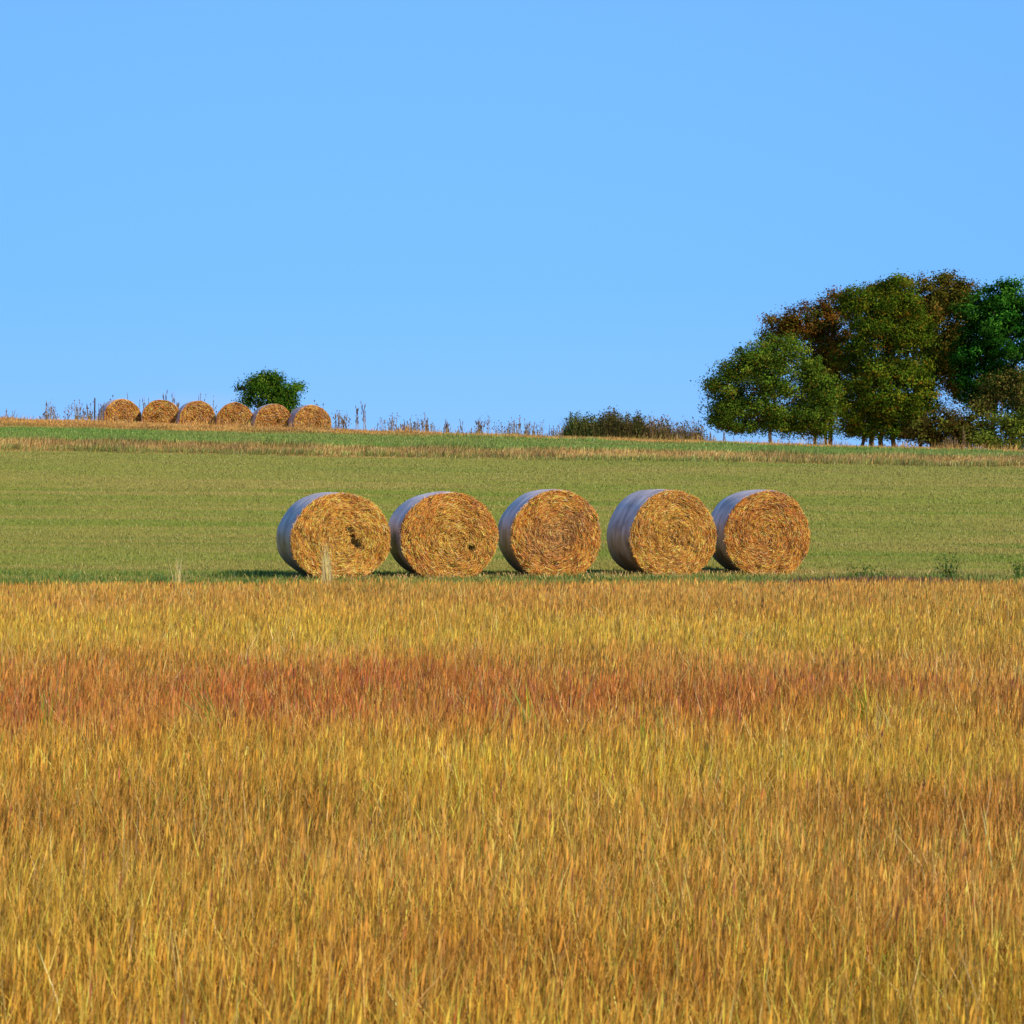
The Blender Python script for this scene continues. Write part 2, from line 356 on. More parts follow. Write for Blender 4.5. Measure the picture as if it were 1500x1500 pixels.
def make_bale(root, a, b, L, seed, pal, dents, centre=(0, 0), nst=7000, wrapmat=None, inner=None, far=False):
    r_ = np.random.default_rng(seed)
    ph = r_.random(6)*6.28; sag = r_.uniform(0, .045)
    def outline(t):
        k = 1+.012*np.sin(2*t+ph[0])+.010*np.sin(3*t+ph[1])+.007*np.sin(5*t+ph[2])+.004*np.sin(9*t+ph[3])
        x = np.cos(t)*a*k*(1+sag*(-np.sin(t)-.3)); z = np.sin(t)*b*k
        z = np.where(z < -b*.90, -b*.90+(z+b*.90)*.35, z)       # sits flat on the ground
        return x, z+b*.935
    def dish(u, x, z):
        y = .035*(u**6)                                           # rounded edge
        y = y+(vnoise(x*7+seed, z*7, seed)-.5)*.07+(vnoise(x*20, z*20, seed+3)-.5)*.045
        for (dx, dz, dr, dd) in dents:
            y = y+dd*np.exp(-(((x-dx)**2+(z-dz)**2)/dr**2)**1.3)
        return y
    # straw body: front disc, barrel, rear disc
    nt_, nr = 120, 34
    t = np.linspace(0, 2*math.pi, nt_, endpoint=False); us = np.linspace(0, 1, nr)[1:]
    ox, oz = outline(t); cz = b*.935
    V = [(0, -L/2+float(dish(np.zeros(1), np.zeros(1), np.array([cz]))[0]), cz)]
    rows = []
    for u in us:
        x = ox*u; z = cz+(oz-cz)*u; y = -L/2+dish(u, x, z); rows.append(np.stack([x, y, z], 1))
    for yy, s in ((-L/2+.12, 1.0), (L/2-.05, 1.0), (L/2, .96), (L/2+.01, .5)):
        rows.append(np.stack([ox*s, ox*0+yy, cz+(oz-cz)*s], 1))
    rows.append(np.array([[0, L/2+.01, cz]]))
    V = np.concatenate([np.array(V)]+rows)
    T = np.stack([np.zeros(nt_, int), 1+(np.arange(nt_)+1) % nt_, 1+np.arange(nt_)], 1)[:, ::-1]
    Q = []
    nrow = len(rows)-1
    for k in range(nrow-1):
        i = 1+k*nt_+np.arange(nt_); j = 1+k*nt_+(np.arange(nt_)+1) % nt_
        Q.append(np.stack([i, i+nt_, j+nt_, j], 1))
    last = len(V)-1; i = 1+(nrow-1)*nt_+np.arange(nt_); j = 1+(nrow-1)*nt_+(np.arange(nt_)+1) % nt_
    T2 = np.stack([i, np.full(nt_, last), j], 1)
    base = pal[2]*.4
    C = np.tile(base, (len(V), 1))
    link('straw_body', mesh_np('straw_body', V, [T, np.concatenate(Q), T2], C*ALB, M_straw, True), root)
    # loose straw ends wound in a spiral
    n = nst
    u = np.sqrt(r_.random(n)); th = r_.random(n)*6.283
    th[:n//12] = r_.random(n//12)*6.283; u[:n//12] = r_.uniform(.95, 1.0, n//12)
    ox, oz = outline(th); x = ox*u; z = cz+(oz-cz)*u
    y = -L/2+dish(u, x, z)-r_.uniform(.0, .03, n)
    ex, ez = x-centre[0], z-(cz+centre[1]); rr = np.hypot(ex, ez)+1e-4
    ang = np.arctan2(ez, ex)+math.pi/2+r_.normal(.12, .38, n)+np.where(rr < .22, r_.normal(0, .7, n), 0)
    ln = r_.uniform(.03, .11, n)*(.6+.5*np.minimum(1, rr/.5)); wd = r_.uniform(.003, .007, n)*(1.9 if far else 1)
    dy = r_.normal(0, .22, n)
    D = np.stack([np.cos(ang), dy, np.sin(ang)], 1); D /= np.linalg.norm(D, axis=1)[:, None]
    S = np.stack([-np.sin(ang), r_.normal(0, .7, n), np.cos(ang)], 1); S /= np.linalg.norm(S, axis=1)[:, None]
    c0 = np.stack([x, y, z], 1)
    bend = np.stack([-ex/rr, 0*ex, -ez/rr], 1)*(ln**2/ (8*np.maximum(rr, .15)))[:, None]
    A = c0-D*ln[:, None]/2; B = c0+D*ln[:, None]/2; Mi = c0-bend*1.0
    W = S*wd[:, None]/2
    Vs = np.stack([A-W, A+W, Mi+W, Mi-W, B+W*.7, B-W*.7], 1)
    i = np.arange(n)*6
    Qs = np.concatenate([np.stack([i, i+1, i+2, i+3], 1), np.stack([i+3, i+2, i+4, i+5], 1)])
    q = r_.random(n); rel = u
    cc = np.where((q < .45)[:, None], pal[0], np.where((q < .74)[:, None], pal[1], np.where((q < .90)[:, None], pal[2], pal[3])))
    if inner is not None:
        rf = 1-sstep(.25, .9, np.hypot(ex, ez)/a+(vnoise(x*4, z*4, seed+9)-.5)*.6)
        cc = cc*(1-rf[:, None]*.6)+inner[None]*rf[:, None]*.6*(cc.mean(1)/pal[0].mean())[:, None]
    blot = .52+.90*fbm(x*4.5, z*4.5, 4, seed+5)
    ring = 1+.10*np.sin(np.hypot(ex, ez)*70+seed+3*np.arctan2(ez, ex)/6.28)
    cc = sat(np.clip(cc*(blot*ring*r_.lognormal(-.02, .42, n))[:, None], 0, 1), 1.16)
    Cs = np.repeat(cc[:, None], 6, 1).reshape(-1, 3)
    link('loose_straw', mesh_np('loose_straw', Vs.reshape(-1, 3), [Qs], np.clip(Cs*np.array([.88, .84, .70]), 0, .88), M_straw), root)
    # wrap round the barrel
    nt_ = 160; t = np.linspace(0, 2*math.pi, nt_, endpoint=False); ox, oz = outline(t)
    ysv = np.concatenate([[-L/2+.05, -L/2+.03], np.linspace(-L/2+.04, L/2-.04, 16), [L/2-.01, L/2+.005]])
    ks = np.concatenate([[.985, 1.0], 1.006+.018*(1-np.linspace(-1, 1, 16)**2), [.99, .93]])
    rows = []
    for yy, s in zip(ysv, ks):
        wob = (fbm(np.cos(t)*2.5+yy*3, np.sin(t)*2.5, 2, seed)-.5)*.022+(vnoise(t*2, np.full(nt_, yy*16), seed+1)-.5)*.006
        edge = .02*(vnoise(t*5, t*0, seed+2)-.5) if yy < -L/2+.06 else 0
        s2 = s+wob
        rows.append(np.stack([ox*s2, t*0+yy+edge, cz+(oz-cz)*s2], 1))
    V = np.concatenate(rows); Q = []
    for k in range(len(rows)-1):
        i = k*nt_+np.arange(nt_); j = k*nt_+(np.arange(nt_)+1) % nt_
        Q.append(np.stack([i, i+nt_, j+nt_, j], 1))
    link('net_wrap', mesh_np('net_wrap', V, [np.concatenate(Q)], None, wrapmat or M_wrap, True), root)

GOLD = [lin((252, 186, 88)), lin((234, 152, 68)), lin((138, 80, 36)), lin((255, 228, 150))]
ORNG = [lin((250, 182, 86)), lin((234, 144, 64)), lin((136, 72, 32)), lin((255, 218, 142))]
YEL = lin((250, 190, 94)); GRY = lin((206, 158, 104))
# face centre px, foot py, distance, width m, height m, back-end angle, label ...
big = [
 (500, 849, 30.0, 1.64, 1.40, 19, 11, GOLD, [(.13, .80, .07, .07), (.18, .70, .05, .09), (.27, .55, .08, .13), (.20, .61, .05, .08)], (.1, -.05), YEL,
  'round straw bale at left end of front row, two dark hollows right of centre'),
 (658.5, 846.5, 30.35, 1.63, 1.43, 15, 12, ORNG, [(.36, .50, .06, .20)], (.12, -.1), YEL,
  'second front-row straw bale from left, one small dark hole low on its right'),
 (815.5, 844, 31.0, 1.57, 1.46, 12, 13, ORNG, [(.05, .75, .3, .04)], (-.02, 0), GRY,
  'middle straw bale of the five in front, greyish swirl at its centre and red-brown rim'),
 (987, 841, 31.7, 1.61, 1.46, 18, 14, GOLD, [(.0, .78, .03, .08)], (0, .02), YEL,
  'front-row straw bale second from right, yellow even face, overlapping the bale beside it'),
 (1125, 840.5, 32.3, 1.58, 1.48, 10, 15, ORNG, [(-.1, .6, .25, .04)], (-.05, 0), None,
  'straw bale at right end of front row, orange-brown face partly behind its neighbour'),
]
for (px, py, Y, w, h, ang, seed, pal, dents, cen, inner, lab) in big:
    L = 1.2; A = R(ang)
    # face centre is at distance Y; the root sits under the middle of the bale
    fx = PX(px, Y); cx = fx-math.sin(A)*L/2; cy = Y+math.cos(A)*L/2
    gz = float(ground_z(np.array([cx]), np.array([cy]))[0])
    z = CAMZ+(HOR-py)/F*Y
    t = thing('straw_bale', (cx, cy, min(z, gz)), lab, 'straw bale', 'straw bales in the front row on the mown grass', rz=A)
    t.rotation_euler[1] = R(random.uniform(-3, 3))*0
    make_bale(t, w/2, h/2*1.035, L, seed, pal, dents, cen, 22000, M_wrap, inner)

FARP = [lin((244, 176, 80)), lin((226, 150, 62)), lin((150, 92, 38)), lin((252, 210, 128))]
far_lab = ['leftmost of the six bales on the skyline, pale wrap showing on its left',
 'second skyline bale from the left, just before a thin dry reed',
 'third skyline bale from the left, smooth low dome shape',
 'fourth skyline bale from the left, slightly peaked top, left of the round bush',
 'fifth skyline bale from the left, directly in front of the round green bush',
 'rightmost of the six bales on the skyline, right of the round bush']
prot = []
for i, (px, top, w) in enumerate([(180, 585, 54), (236, 586, 54), (290, 587.5, 53), (345, 590, 54), (401, 592, 54), (458, 594, 56)]):
    Y = 80.3-.25*i
    W = w/F*Y*1.02; H = 1.5
    A = R([27, 13, 20, 11, 20, 22][i]); L = 1.15
    fx = PX(px, Y); zt = CAMZ+(HOR-top)/F*Y
    t = thing('straw_bale', (fx-math.sin(A)*L/2, Y+math.cos(A)*L/2, zt-H*.99), far_lab[i], 'straw bale', 'straw bales in the row on the skyline', rz=A)
    make_bale(t, W/2, H/2*1.035, L, 30+i, FARP, [(random.uniform(-.2, .2), .7+random.uniform(-.1, .1), .12, .1)], (random.uniform(-.1, .1), 0), 3400, M_wrap_far, None, True)

def litter():
    n = 1500; k = rng.integers(0, 5, n); bx = np.array([PX(b[0], b[2]) for b in big])[k]; by = np.array([b[2] for b in big])[k]
    x = bx+rng.normal(0, .75, n); y = by+rng.normal(-.1, .55, n)
    m = 500; x = np.concatenate([x, rng.uniform(-12, 12, m)]); y = np.concatenate([y, rng.uniform(27, 50, m)]); n += m
    cc = tint(np.tile(lin((236, 196, 120)), (n, 1)), .25)
    V, Fs, C = join([blade_geo(x, y, ground_z(x, y)+.03, rng.uniform(.05, .12, n), rng.uniform(.006, .011, n), rng.uniform(0, 6.28, n), rng.uniform(.9, 1.8, n), cc*ALB)])
    link('straw_litter', mesh_np('straw_litter', V, Fs, C, M_straw), kind='stuff', label='loose straw dropped on the mown grass around the big bales', category='straw')
litter()

# ------------------------------------------------------------------ trees and shrubs
def tube(pts, rad, seg=7):
    V, Q = [], []
    for k, (p, r) in enumerate(zip(pts, rad)):
        d = (pts[min(k+1, len(pts)-1)]-pts[max(k-1, 0)]); d.normalize()
        u = d.cross(Vector((0, 1, 0.01))); u.normalize(); v = d.cross(u)
        for s in range(seg):
            a = 6.283*s/seg; V.append(p+(u*math.cos(a)+v*math.sin(a))*r)
    for k in range(len(pts)-1):
        for s in range(seg):
            Q.append((k*seg+s, k*seg+(s+1) % seg, (k+1)*seg+(s+1) % seg, (k+1)*seg+s))
    return V, Q
def wood(name, tubes, mat, parent):
    V, Q = [], []
    for pts, rad in tubes:
        v, q = tube(pts, rad); o = len(V); V += v; Q += [tuple(a+o for a in f) for f in q]
    me = mesh_np(name, np.array([tuple(v) for v in V]), [np.array(Q)], None, mat, True)
    return link(name, me, parent)
def limb(p0, p1, r0, r1, n=5, wig=.12):
    pts = []; L = (p1-p0).length
    for k in range(n+1):
        t = k/n; p = p0.lerp(p1, t)
        if 0 < k < n: p = p+Vector((random.gauss(0, 1), random.gauss(0, 1), random.gauss(0, .6)))*wig*L*.3
        pts.append(p)
    return pts, [r0+(r1-r0)*(k/n) for k in range(n+1)]

def leaf_mass(lobes, n, size, cols, seed, clump=.2, stretch=(1.15, 1, .75), outlier=.08, per=60, fill=.5, hang=0.0):
    """lobes: (centre, (rx,ry,rz)); cluster leaves on and inside them"""
    r_ = np.random.default_rng(seed)
    sub = []
    for cc_, rr_ in lobes:
        cc_ = Vector(cc_)
        sub.append((cc_, tuple(q*.86 for q in rr_)))
        for k in range(16):
            dd = r_.normal(0, 1, 3); dd[1] -= .35; dd /= np.linalg.norm(dd); f = r_.uniform(.55, .82); g = r_.uniform(.24, .44)
            sub.append((cc_+Vector((dd[0]*rr_[0]*f, dd[1]*rr_[1]*f, dd[2]*rr_[2]*f)), (rr_[0]*g, rr_[1]*g, rr_[2]*g*.85)))
    lobes = sub
    wts = np.array([l[1][0]*l[1][2]+l[1][1]*l[1][2] for l in lobes]); wts /= wts.sum()
    nc = n//per
    li = r_.choice(len(lobes), nc, p=wts)
    cen = np.array([tuple(l[0]) for l in lobes])[li]; rad = np.array([l[1] for l in lobes])[li]
    d = r_.normal(0, 1, (nc, 3)); d /= np.linalg.norm(d, axis=1)[:, None]
    s = np.where(r_.random(nc) < fill, r_.uniform(.25, .9, nc), r_.uniform(.86, 1.03, nc))
    out = r_.random(nc) < outlier; s[out] = r_.uniform(1.0, 1.15, out.sum())
    # lumpy surface
    lump = 1+.16*(np.sin(d[:, 0]*5+seed+li)*np.cos(d[:, 2]*6+li*2)+np.sin(d[:, 1]*7+li))
    cp = cen+d*rad*(s*np.clip(lump, .75, 1.12))[:, None]
    cs = r_.lognormal(0, .3, nc)*(.8+.35*r_.random(len(lobes)))[li]
    cnt = np.maximum(6, (per*np.where(out, .4, 1)*r_.uniform(.5, 1.5, nc)).astype(int))
    idx = np.repeat(np.arange(nc), cnt); m = len(idx)
    csz = clump*r_.uniform(.6, 1.4, nc)*np.where(out, .6, 1)
    off = r_.normal(0, 1, (m, 3))*csz[idx][:, None]*np.array(stretch)
    p = cp[idx]+off
    if hang: p[:, 2] -= hang*np.abs(off[:, 0])
    nrm = d[idx]*1.25+off/np.maximum(np.linalg.norm(off, axis=1), .01)[:, None]*.5+r_.normal(0, .48, (m, 3))
    nrm /= np.linalg.norm(nrm, axis=1)[:, None]
    tv = np.cross(nrm, r_.normal(0, 1, (m, 3))); tv /= np.linalg.norm(tv, axis=1)[:, None]; bv = np.cross(nrm, tv)
    sz = size*r_.uniform(.55, 1.35, m)[:, None]
    V = np.stack([p-tv*sz*.6, p-bv*sz*.33+nrm*sz*.08, p+tv*sz*.6, p+bv*sz*.33+nrm*sz*.08], 1).reshape(-1, 3)
    i = np.arange(m)*4; T = np.concatenate([np.stack([i, i+1, i+3], 1), np.stack([i+1, i+2, i+3], 1)])
    ci = r_.choice(len(cols), nc, p=np.array([c[1] for c in cols])/sum(c[1] for c in cols)); pal = np.array([c[0] for c in cols])
    lc = pal[ci][idx]
    swap = r_.random(m) < .25; lc[swap] = pal[r_.choice(len(cols), swap.sum())]
    lc = lc*(cs[idx]*r_.lognormal(0, .17, m))[:, None]
    C = np.repeat(lc, 4, 0)
    return V, T, C

def tree(name, label, base, lobes_px, Y, n, size, cols, seed, trunk_r=.12, depth=1.0, cat='tree', group=None, pale=False, crown_part='crown', trunks=None, **kw):
    """base: px of the trunk foot; lobes_px: (px, py, rpx, rpy[, dY])"""
    bx = PX(base, Y); bz = float(ground_z(np.array([bx]), np.array([Y]))[0])-.1
    root = thing(name, (bx, Y, bz), label, cat, group)
    lobes = []
    for l in lobes_px:
        dy = l[4] if len(l) > 4 else 0
        c = P(l[0], l[1], Y+dy)-Vector((bx, Y, bz)); rx = l[2]/F*Y; rz = l[3]/F*Y
        lobes.append((c, (rx, (rx+rz)/2*depth, rz)))
    tubes = []
    top = max(lobes, key=lambda l: l[0].z)[0]
    feet = trunks or [0]
    for fpx in feet:
        foot = Vector((fpx/F*Y, random.uniform(-.4, .4) if fpx else 0, 0))
        hub = Vector((foot.x*.6+top.x*.25, top.y*.4, top.z*.42))
        tubes.append(limb(foot, hub, trunk_r*random.uniform(.55, 1.15), trunk_r*.7, 5, .05))
        tg = lobes if fpx == feet[0] else random.sample(lobes, min(2, len(lobes)))
        for c, r in tg:
            tip = c+Vector((random.uniform(-.2, .2)*r[0], 0, r[2]*.1))
            pts, rd = limb(hub, tip, trunk_r*.6, trunk_r*.14, 6, .14); tubes.append((pts, rd))
            for k in range(5):
                q = pts[random.randint(2, 5)]
                e = c+Vector((random.gauss(0, .33)*r[0], random.gauss(0, .33)*r[1], random.gauss(0, .3)*r[2]))
                tubes.append(limb(q, e, trunk_r*.2, .015, 4, .15))
    wood('trunk', tubes, M_bark_pale if pale else M_bark, root)
    V, T, C = leaf_mass(lobes, n, size, cols, seed, **kw)
    link(crown_part, mesh_np(crown_part, V, [T], np.clip(sat(np.clip(C, 0, 1), 1.28)*.84, 0, .6), M_leaf), root)
    return root

def c(r, g, b): return lin((r, g, b))
G_A = [(c(98, 120, 48), 5), (c(78, 102, 40), 4), (c(126, 138, 56), 2), (c(120, 98, 44), .2)]
G_RUST = [(c(126, 92, 44), 5), (c(104, 78, 38), 4), (c(96, 100, 42), 4), (c(140, 98, 44), 1)]
G_C = [(c(96, 114, 40), 5), (c(74, 94, 32), 4), (c(128, 130, 46), 2), (c(124, 94, 38), .4)]
G_D = [(c(104, 100, 42), 5), (c(84, 84, 36), 4), (c(122, 100, 50), 2)]
G_E = [(c(50, 92, 34), 5), (c(38, 70, 26), 4), (c(84, 124, 50), 1.5)]
G_TAN = [(c(150, 132, 82), 2), (c(104, 96, 52), 4), (c(66, 82, 36), 5)]
G_DRK = [(c(100, 82, 46), 4), (c(86, 82, 42), 4), (c(100, 106, 48), 4)]
G_OLV = [(c(136, 148, 68), 5), (c(112, 128, 58), 4), (c(148, 144, 78), 1)]
G_BUSH = [(c(80, 110, 40), 5), (c(60, 90, 34), 4), (c(116, 134, 54), 2.5)]
YT = 100.
tg_ = 'trees of the grove on the right of the crest'
tree('tree', 'low spreading green tree at the left edge of the grove, pale short trunk', 1127,
     [(1150, 545, 58, 52), (1095, 556, 52, 48), (1105, 525, 36, 32), (1062, 580, 32, 40), (1188, 575, 36, 52), (1110, 604, 55, 30), (1165, 612, 50, 24), (1135, 515, 38, 26), (1058, 612, 20, 18), (1200, 605, 28, 32), (1205, 570, 26, 30), (1160, 630, 52, 11), (1206, 632, 24, 11), (1095, 624, 36, 11), (1060, 606, 30, 26), (1150, 618, 60, 14)],
     YT-4, 90000, .10, G_A, 101, .13, group=tg_, pale=True, outlier=.13, hang=.2)
tree('tree', 'rust brown autumn tree behind the low green tree at the left', 1208,
     [(1188, 470, 46, 36), (1212, 508, 42, 58), (1152, 474, 30, 24), (1225, 450, 30, 26), (1210, 560, 30, 50), (1132, 492, 26, 22)],
     YT+4, 50000, .11, G_RUST, 102, .14, group=tg_, trunks=[0, -20, 6], outlier=.15)
tree('tree', 'tallest wide olive green tree in the middle of the grove', 1290,
     [(1300, 470, 62, 56), (1270, 520, 50, 62), (1335, 520, 46, 66), (1300, 570, 72, 52), (1262, 448, 36, 36), (1310, 430, 34, 26), (1350, 590, 34, 38), (1255, 600, 34, 34), (1305, 605, 60, 30), (1270, 622, 44, 18), (1330, 622, 40, 20), (1285, 634, 56, 11), (1250, 630, 24, 12), (1340, 632, 30, 12)],
     YT, 130000, .11, G_C, 103, .15, group=tg_, trunks=[0, -33, -18, 22], outlier=.1)
tree('tree', 'brownish olive tree rising behind, between olive tree and dark green tree', 1350,
     [(1350, 440, 40, 38), (1385, 430, 36, 32), (1395, 480, 30, 50), (1365, 500, 30, 60), (1325, 424, 34, 22), (1400, 555, 24, 40), (1285, 430, 26, 18), (1418, 432, 26, 24), (1400, 510, 26, 40)],
     YT+5, 60000, .12, G_D, 104, .14, group=tg_, outlier=.16)
tree('tree', 'deep green tree at the right edge of the photo', 1450,
     [(1450, 455, 48, 46), (1490, 440, 36, 34), (1485, 510, 56, 56), (1430, 510, 38, 52), (1435, 570, 34, 44), (1540, 480, 50, 70), (1500, 580, 60, 40)],
     YT-1, 80000, .13, G_E, 105, .16, group=tg_, outlier=.14)
tree('tree', 'small pale tan leaved tree below the deep green tree', 1470,
     [(1462, 568, 26, 20), (1436, 592, 18, 14), (1488, 556, 18, 18), (1500, 590, 20, 16)],
     YT-3.5, 9000, .12, G_TAN, 106, .07, group=tg_, outlier=.2, per=22)
tree('shrub', 'dark brown shrub at the foot of the grove', 1385,
     [(1385, 622, 44, 26), (1350, 634, 28, 20), (1425, 626, 30, 26), (1400, 646, 56, 16)],
     YT-5, 14000, .12, G_DRK, 107, .05, cat='shrub', group='shrubs under the grove', outlier=.1, fill=.7)
tree('shrub', 'olive green rounded shrub at the right edge under the grove', 1475,
     [(1470, 632, 42, 28), (1505, 626, 34, 32), (1540, 634, 40, 28), (1440, 644, 28, 18), (1480, 652, 44, 12)],
     YT-6, 16000, .12, G_OLV, 108, .05, cat='shrub', group='shrubs under the grove', outlier=.06, fill=.7)
tree('bush', 'round dark green bush standing alone behind the skyline bales', 398,
     [(390, 570, 30, 26), (421, 577, 24, 20), (363, 583, 15, 13), (352, 567, 7, 4), (437, 566, 8, 6), (405, 595, 34, 20), (380, 560, 16, 12), (398, 556, 16, 13)],
     84, 24000, .08, G_BUSH, 109, .06, cat='bush', outlier=.16, clump=.14, per=26, fill=.6)

# tall weedy thicket right of centre: spiky shrubs
def thicket(label, x0, x1, ytop, cols, n, seed, leafy, Y=79.6):
    r_ = np.random.default_rng(seed); xm = (x0+x1)/2
    bx = PX(xm, Y); bz = float(ground_z(np.array([bx]), np.array([Y]))[0])
    root = thing('weed_thicket', (bx, Y, bz), label, 'shrub', 'weedy shrubs on the crest left of the grove')
    hw = (x1-x0)/2/F*Y; H = (648-ytop)/F*Y+.35
    x = r_.uniform(-1, 1, n); y = r_.uniform(-1, 1, n)
    env = np.sqrt(np.clip(1-np.abs(x)**3.2, 0.05, 1))*(.78+.3*vnoise(x*6+seed, y*0, seed))
    h = H*env*r_.uniform(.55, 1.08, n); pal = np.array([q[0] for q in cols])
    cc = pal[r_.choice(len(cols), n, p=np.array([q[1] for q in cols])/sum(q[1] for q in cols))]*r_.lognormal(0, .3, n)[:, None]
    X = x*hw; Yy = y*.9
    v, q, t, C = blade_geo(X, Yy, X*0-.1, h, r_.uniform(.012, .03, n), r_.uniform(0, 6.28, n), np.abs(r_.normal(.12, .12, n)), cc)
    link('stems', mesh_np('stems', v, [q, t], C, M_leaf), root)
    m = int(n*leafy); i = r_.integers(0, n, m); f = r_.uniform(.25, 1.0, m)
    p = np.stack([X[i]+r_.normal(0, .06, m), Yy[i]+r_.normal(0, .06, m), h[i]*f], 1)
    a = r_.normal(0, 1, (m, 3)); a[:, 2] += .8; a /= np.linalg.norm(a, axis=1)[:, None]; b = np.cross(a, r_.normal(0, 1, (m, 3))); b /= np.linalg.norm(b, axis=1)[:, None]
    s = r_.uniform(.03, .075, m)[:, None]
    V = np.stack([p-a*s, p+b*s*.45, p+a*s, p-b*s*.45], 1).reshape(-1, 3); k = np.arange(m)*4
    link('leaves', mesh_np('leaves', V, [np.stack([k, k+1, k+2, k+3], 1)], np.repeat(cc[i]*r_.lognormal(0, .25, m)[:, None], 4, 0), M_leaf), root)
T_G = [(c(90, 102, 48), 4), (c(76, 88, 42), 3), (c(118, 104, 60), 2)]
T_B = [(c(104, 88, 50), 4), (c(86, 76, 44), 3), (c(88, 94, 46), 3)]
T_R = [(c(138, 108, 74), 4), (c(112, 90, 60), 3), (c(96, 98, 52), 3)]
thicket('dark green weedy shrub at the left end of the thicket', 824, 880, 602, T_G, 1500, 201, 4)
thicket('brown feathery shrub, tallest in the thicket', 868, 915, 599, T_B, 1500, 202, 4)
thicket('dense dark shrub in the middle of the thicket', 905, 950, 602, T_B, 1500, 203, 4)
thicket('reddish brown shrub right of the dense dark one', 940, 988, 605, T_R, 900, 204, 3)
thicket('sparse stalky shrub at the right end of the thicket, beside the low green tree', 976, 1038, 608, T_R, 700, 205, 2.5)

# dry weeds along the crest
def weed_mesh(kind, seed):
    r_ = random.Random(seed); tubes = []; H = 1.0
    V, Q, C = [], [], []
    def strip(p0, p1, w0, w1, colr):
        for s in (Vector((1, 0, 0)), Vector((0, 1, 0))):
            o = len(V); V.extend([p0-s*w0/2, p0+s*w0/2, p1+s*w1/2, p1-s*w1/2]); Q.append((o, o+1, o+2, o+3)); C.extend([colr]*4)
    def head(p, s, colr, el=1.0):
        for k in range(3):
            a = r_.uniform(0, 3.14); u = Vector((math.cos(a), math.sin(a), 0))*s; w = Vector((0, 0, s*el))
            o = len(V); V.extend([p-u, p-w, p+u, p+w]); Q.append((o, o+1, o+2, o+3)); C.extend([colr]*4)
    stem = tuple(c(180, 160, 120)) if kind != 2 else tuple(c(190, 160, 104)); hd = tuple(c(132, 108, 90)) if kind < 3 else tuple(c(172, 146, 98))
    for s in range(r_.choice([1, 2, 3]) if kind != 1 else 1):
        x = r_.gauss(0, .08); b = Vector((x, r_.gauss(0, .08), 0)); tip = b+Vector((r_.gauss(0, .12), r_.gauss(0, .1), H*r_.uniform(.7, 1)))
        strip(b, tip, .030, .016, stem)
        if kind == 0:      # branching umbels
            for k in range(6):
                q = b.lerp(tip, r_.uniform(.35, .95)); e = q+Vector((r_.gauss(0, .14), r_.gauss(0, .14), r_.uniform(.05, .22)))
                strip(q, e, .012, .008, stem); head(e, r_.uniform(.02, .045), hd)
            head(tip, .045, hd, .6)
        elif kind == 1:    # spike
            for k in range(9): head(b.lerp(tip, .45+.06*k), .03*(1-.05*k), hd, 2)
        elif kind == 2:    # grass plume
            for k in range(7):
                q = b.lerp(tip, r_.uniform(.5, 1)); head(q+Vector((r_.gauss(0, .03), 0, 0)), .022, hd, 3)
        else:              # leafy dock
            for k in range(12):
                q = b.lerp(tip, r_.uniform(.15, 1)); e = q+Vector((r_.gauss(0, .1), r_.gauss(0, .1), r_.uniform(.0, .1)))
                strip(q, e, .016, .004, stem); head(q, .035, hd, 1.6)
    return mesh_np('dry_weed', np.array([tuple(v) for v in V]), [np.array(Q)], np.array(C), M_leaf)
WM = [weed_mesh(k, 300+10*k+j) for k in range(4) for j in range(3)]
WL = {0: 'thin dry branching weed with small dark heads on the skyline', 1: 'single upright spiky dry weed on the skyline',
      2: 'pale feathery dry grass plume on the skyline', 3: 'leafy brown dock stalk on the skyline'}
def weed(px, py, kind=None, Y=None, hpx=None):
    kind = random.randint(0, 3) if kind is None else kind
    Y = Y or random.uniform(77.6, 78.8); x = PX(px, Y); gz = float(ground_z(np.array([x]), np.array([Y]))[0])
    o = link('dry_weed', WM[kind*3+random.randint(0, 2)])
    ht = max(.3, CAMZ+(HOR-py)/F*Y-gz); o.location = (x, Y, gz-.02); o.scale = (.55+.2*ht,)*2+(ht,)
    o.rotation_euler = (0, 0, random.uniform(0, 6.28))
    o['label'] = WL[kind]; o['category'] = 'weed'; o['group'] = WL[kind].replace(' on the skyline', '')+', several along the crest'
for px, py, k in [(70, 592, 3), (73, 588, 0), (80, 596, 0), (8, 598, 2), (18, 600, 2), (98, 596, 0), (104, 592, 0), (110, 585, 0), (116, 588, 3), (122, 594, 2), (128, 590, 0), (134, 596, 3), (146, 583, 1), (149, 588, 2),
    (490, 600, 0), (497, 604, 0), (503, 601, 3), (509, 605, 0), (522, 593, 2), (524, 597, 2), (533, 586, 2), (535, 592, 2), (548, 612, 3), (562, 611, 0), (578, 608, 0), (583, 607, 3), (588, 615, 3), (598, 618, 1),
    (606, 618, 1), (622, 607, 0), (626, 612, 2), (632, 618, 3), (656, 612, 2), (672, 618, 2), (678, 613, 2), (690, 622, 3), (703, 611, 0), (706, 616, 3), (716, 608, 0), (729, 617, 0), (738, 618, 0), (744, 620, 3), (754, 610, 0),
    (758, 612, 3), (763, 613, 2), (771, 620, 0), (777, 617, 0), (783, 618, 2), (792, 617, 0), (803, 617, 1), (812, 622, 0), (818, 626, 0), (1040, 628, 3), (1046, 632, 3), (1061, 628, 3), (1077, 634, 1)]:
    weed(px, py, k)
for px, py, k in [(191, 573, 1), (203, 582, 1), (213, 580, 2), (217, 572, 1), (241, 570, 2), (256, 572, 2), (262, 577, 2), (287, 575, 1), (291, 572, 1), (312, 586, 0), (300, 584, 0), (471, 590, 0), (170, 583, 0)]:
    weed(px, py, k, Y=random.uniform(82.6, 83.4))
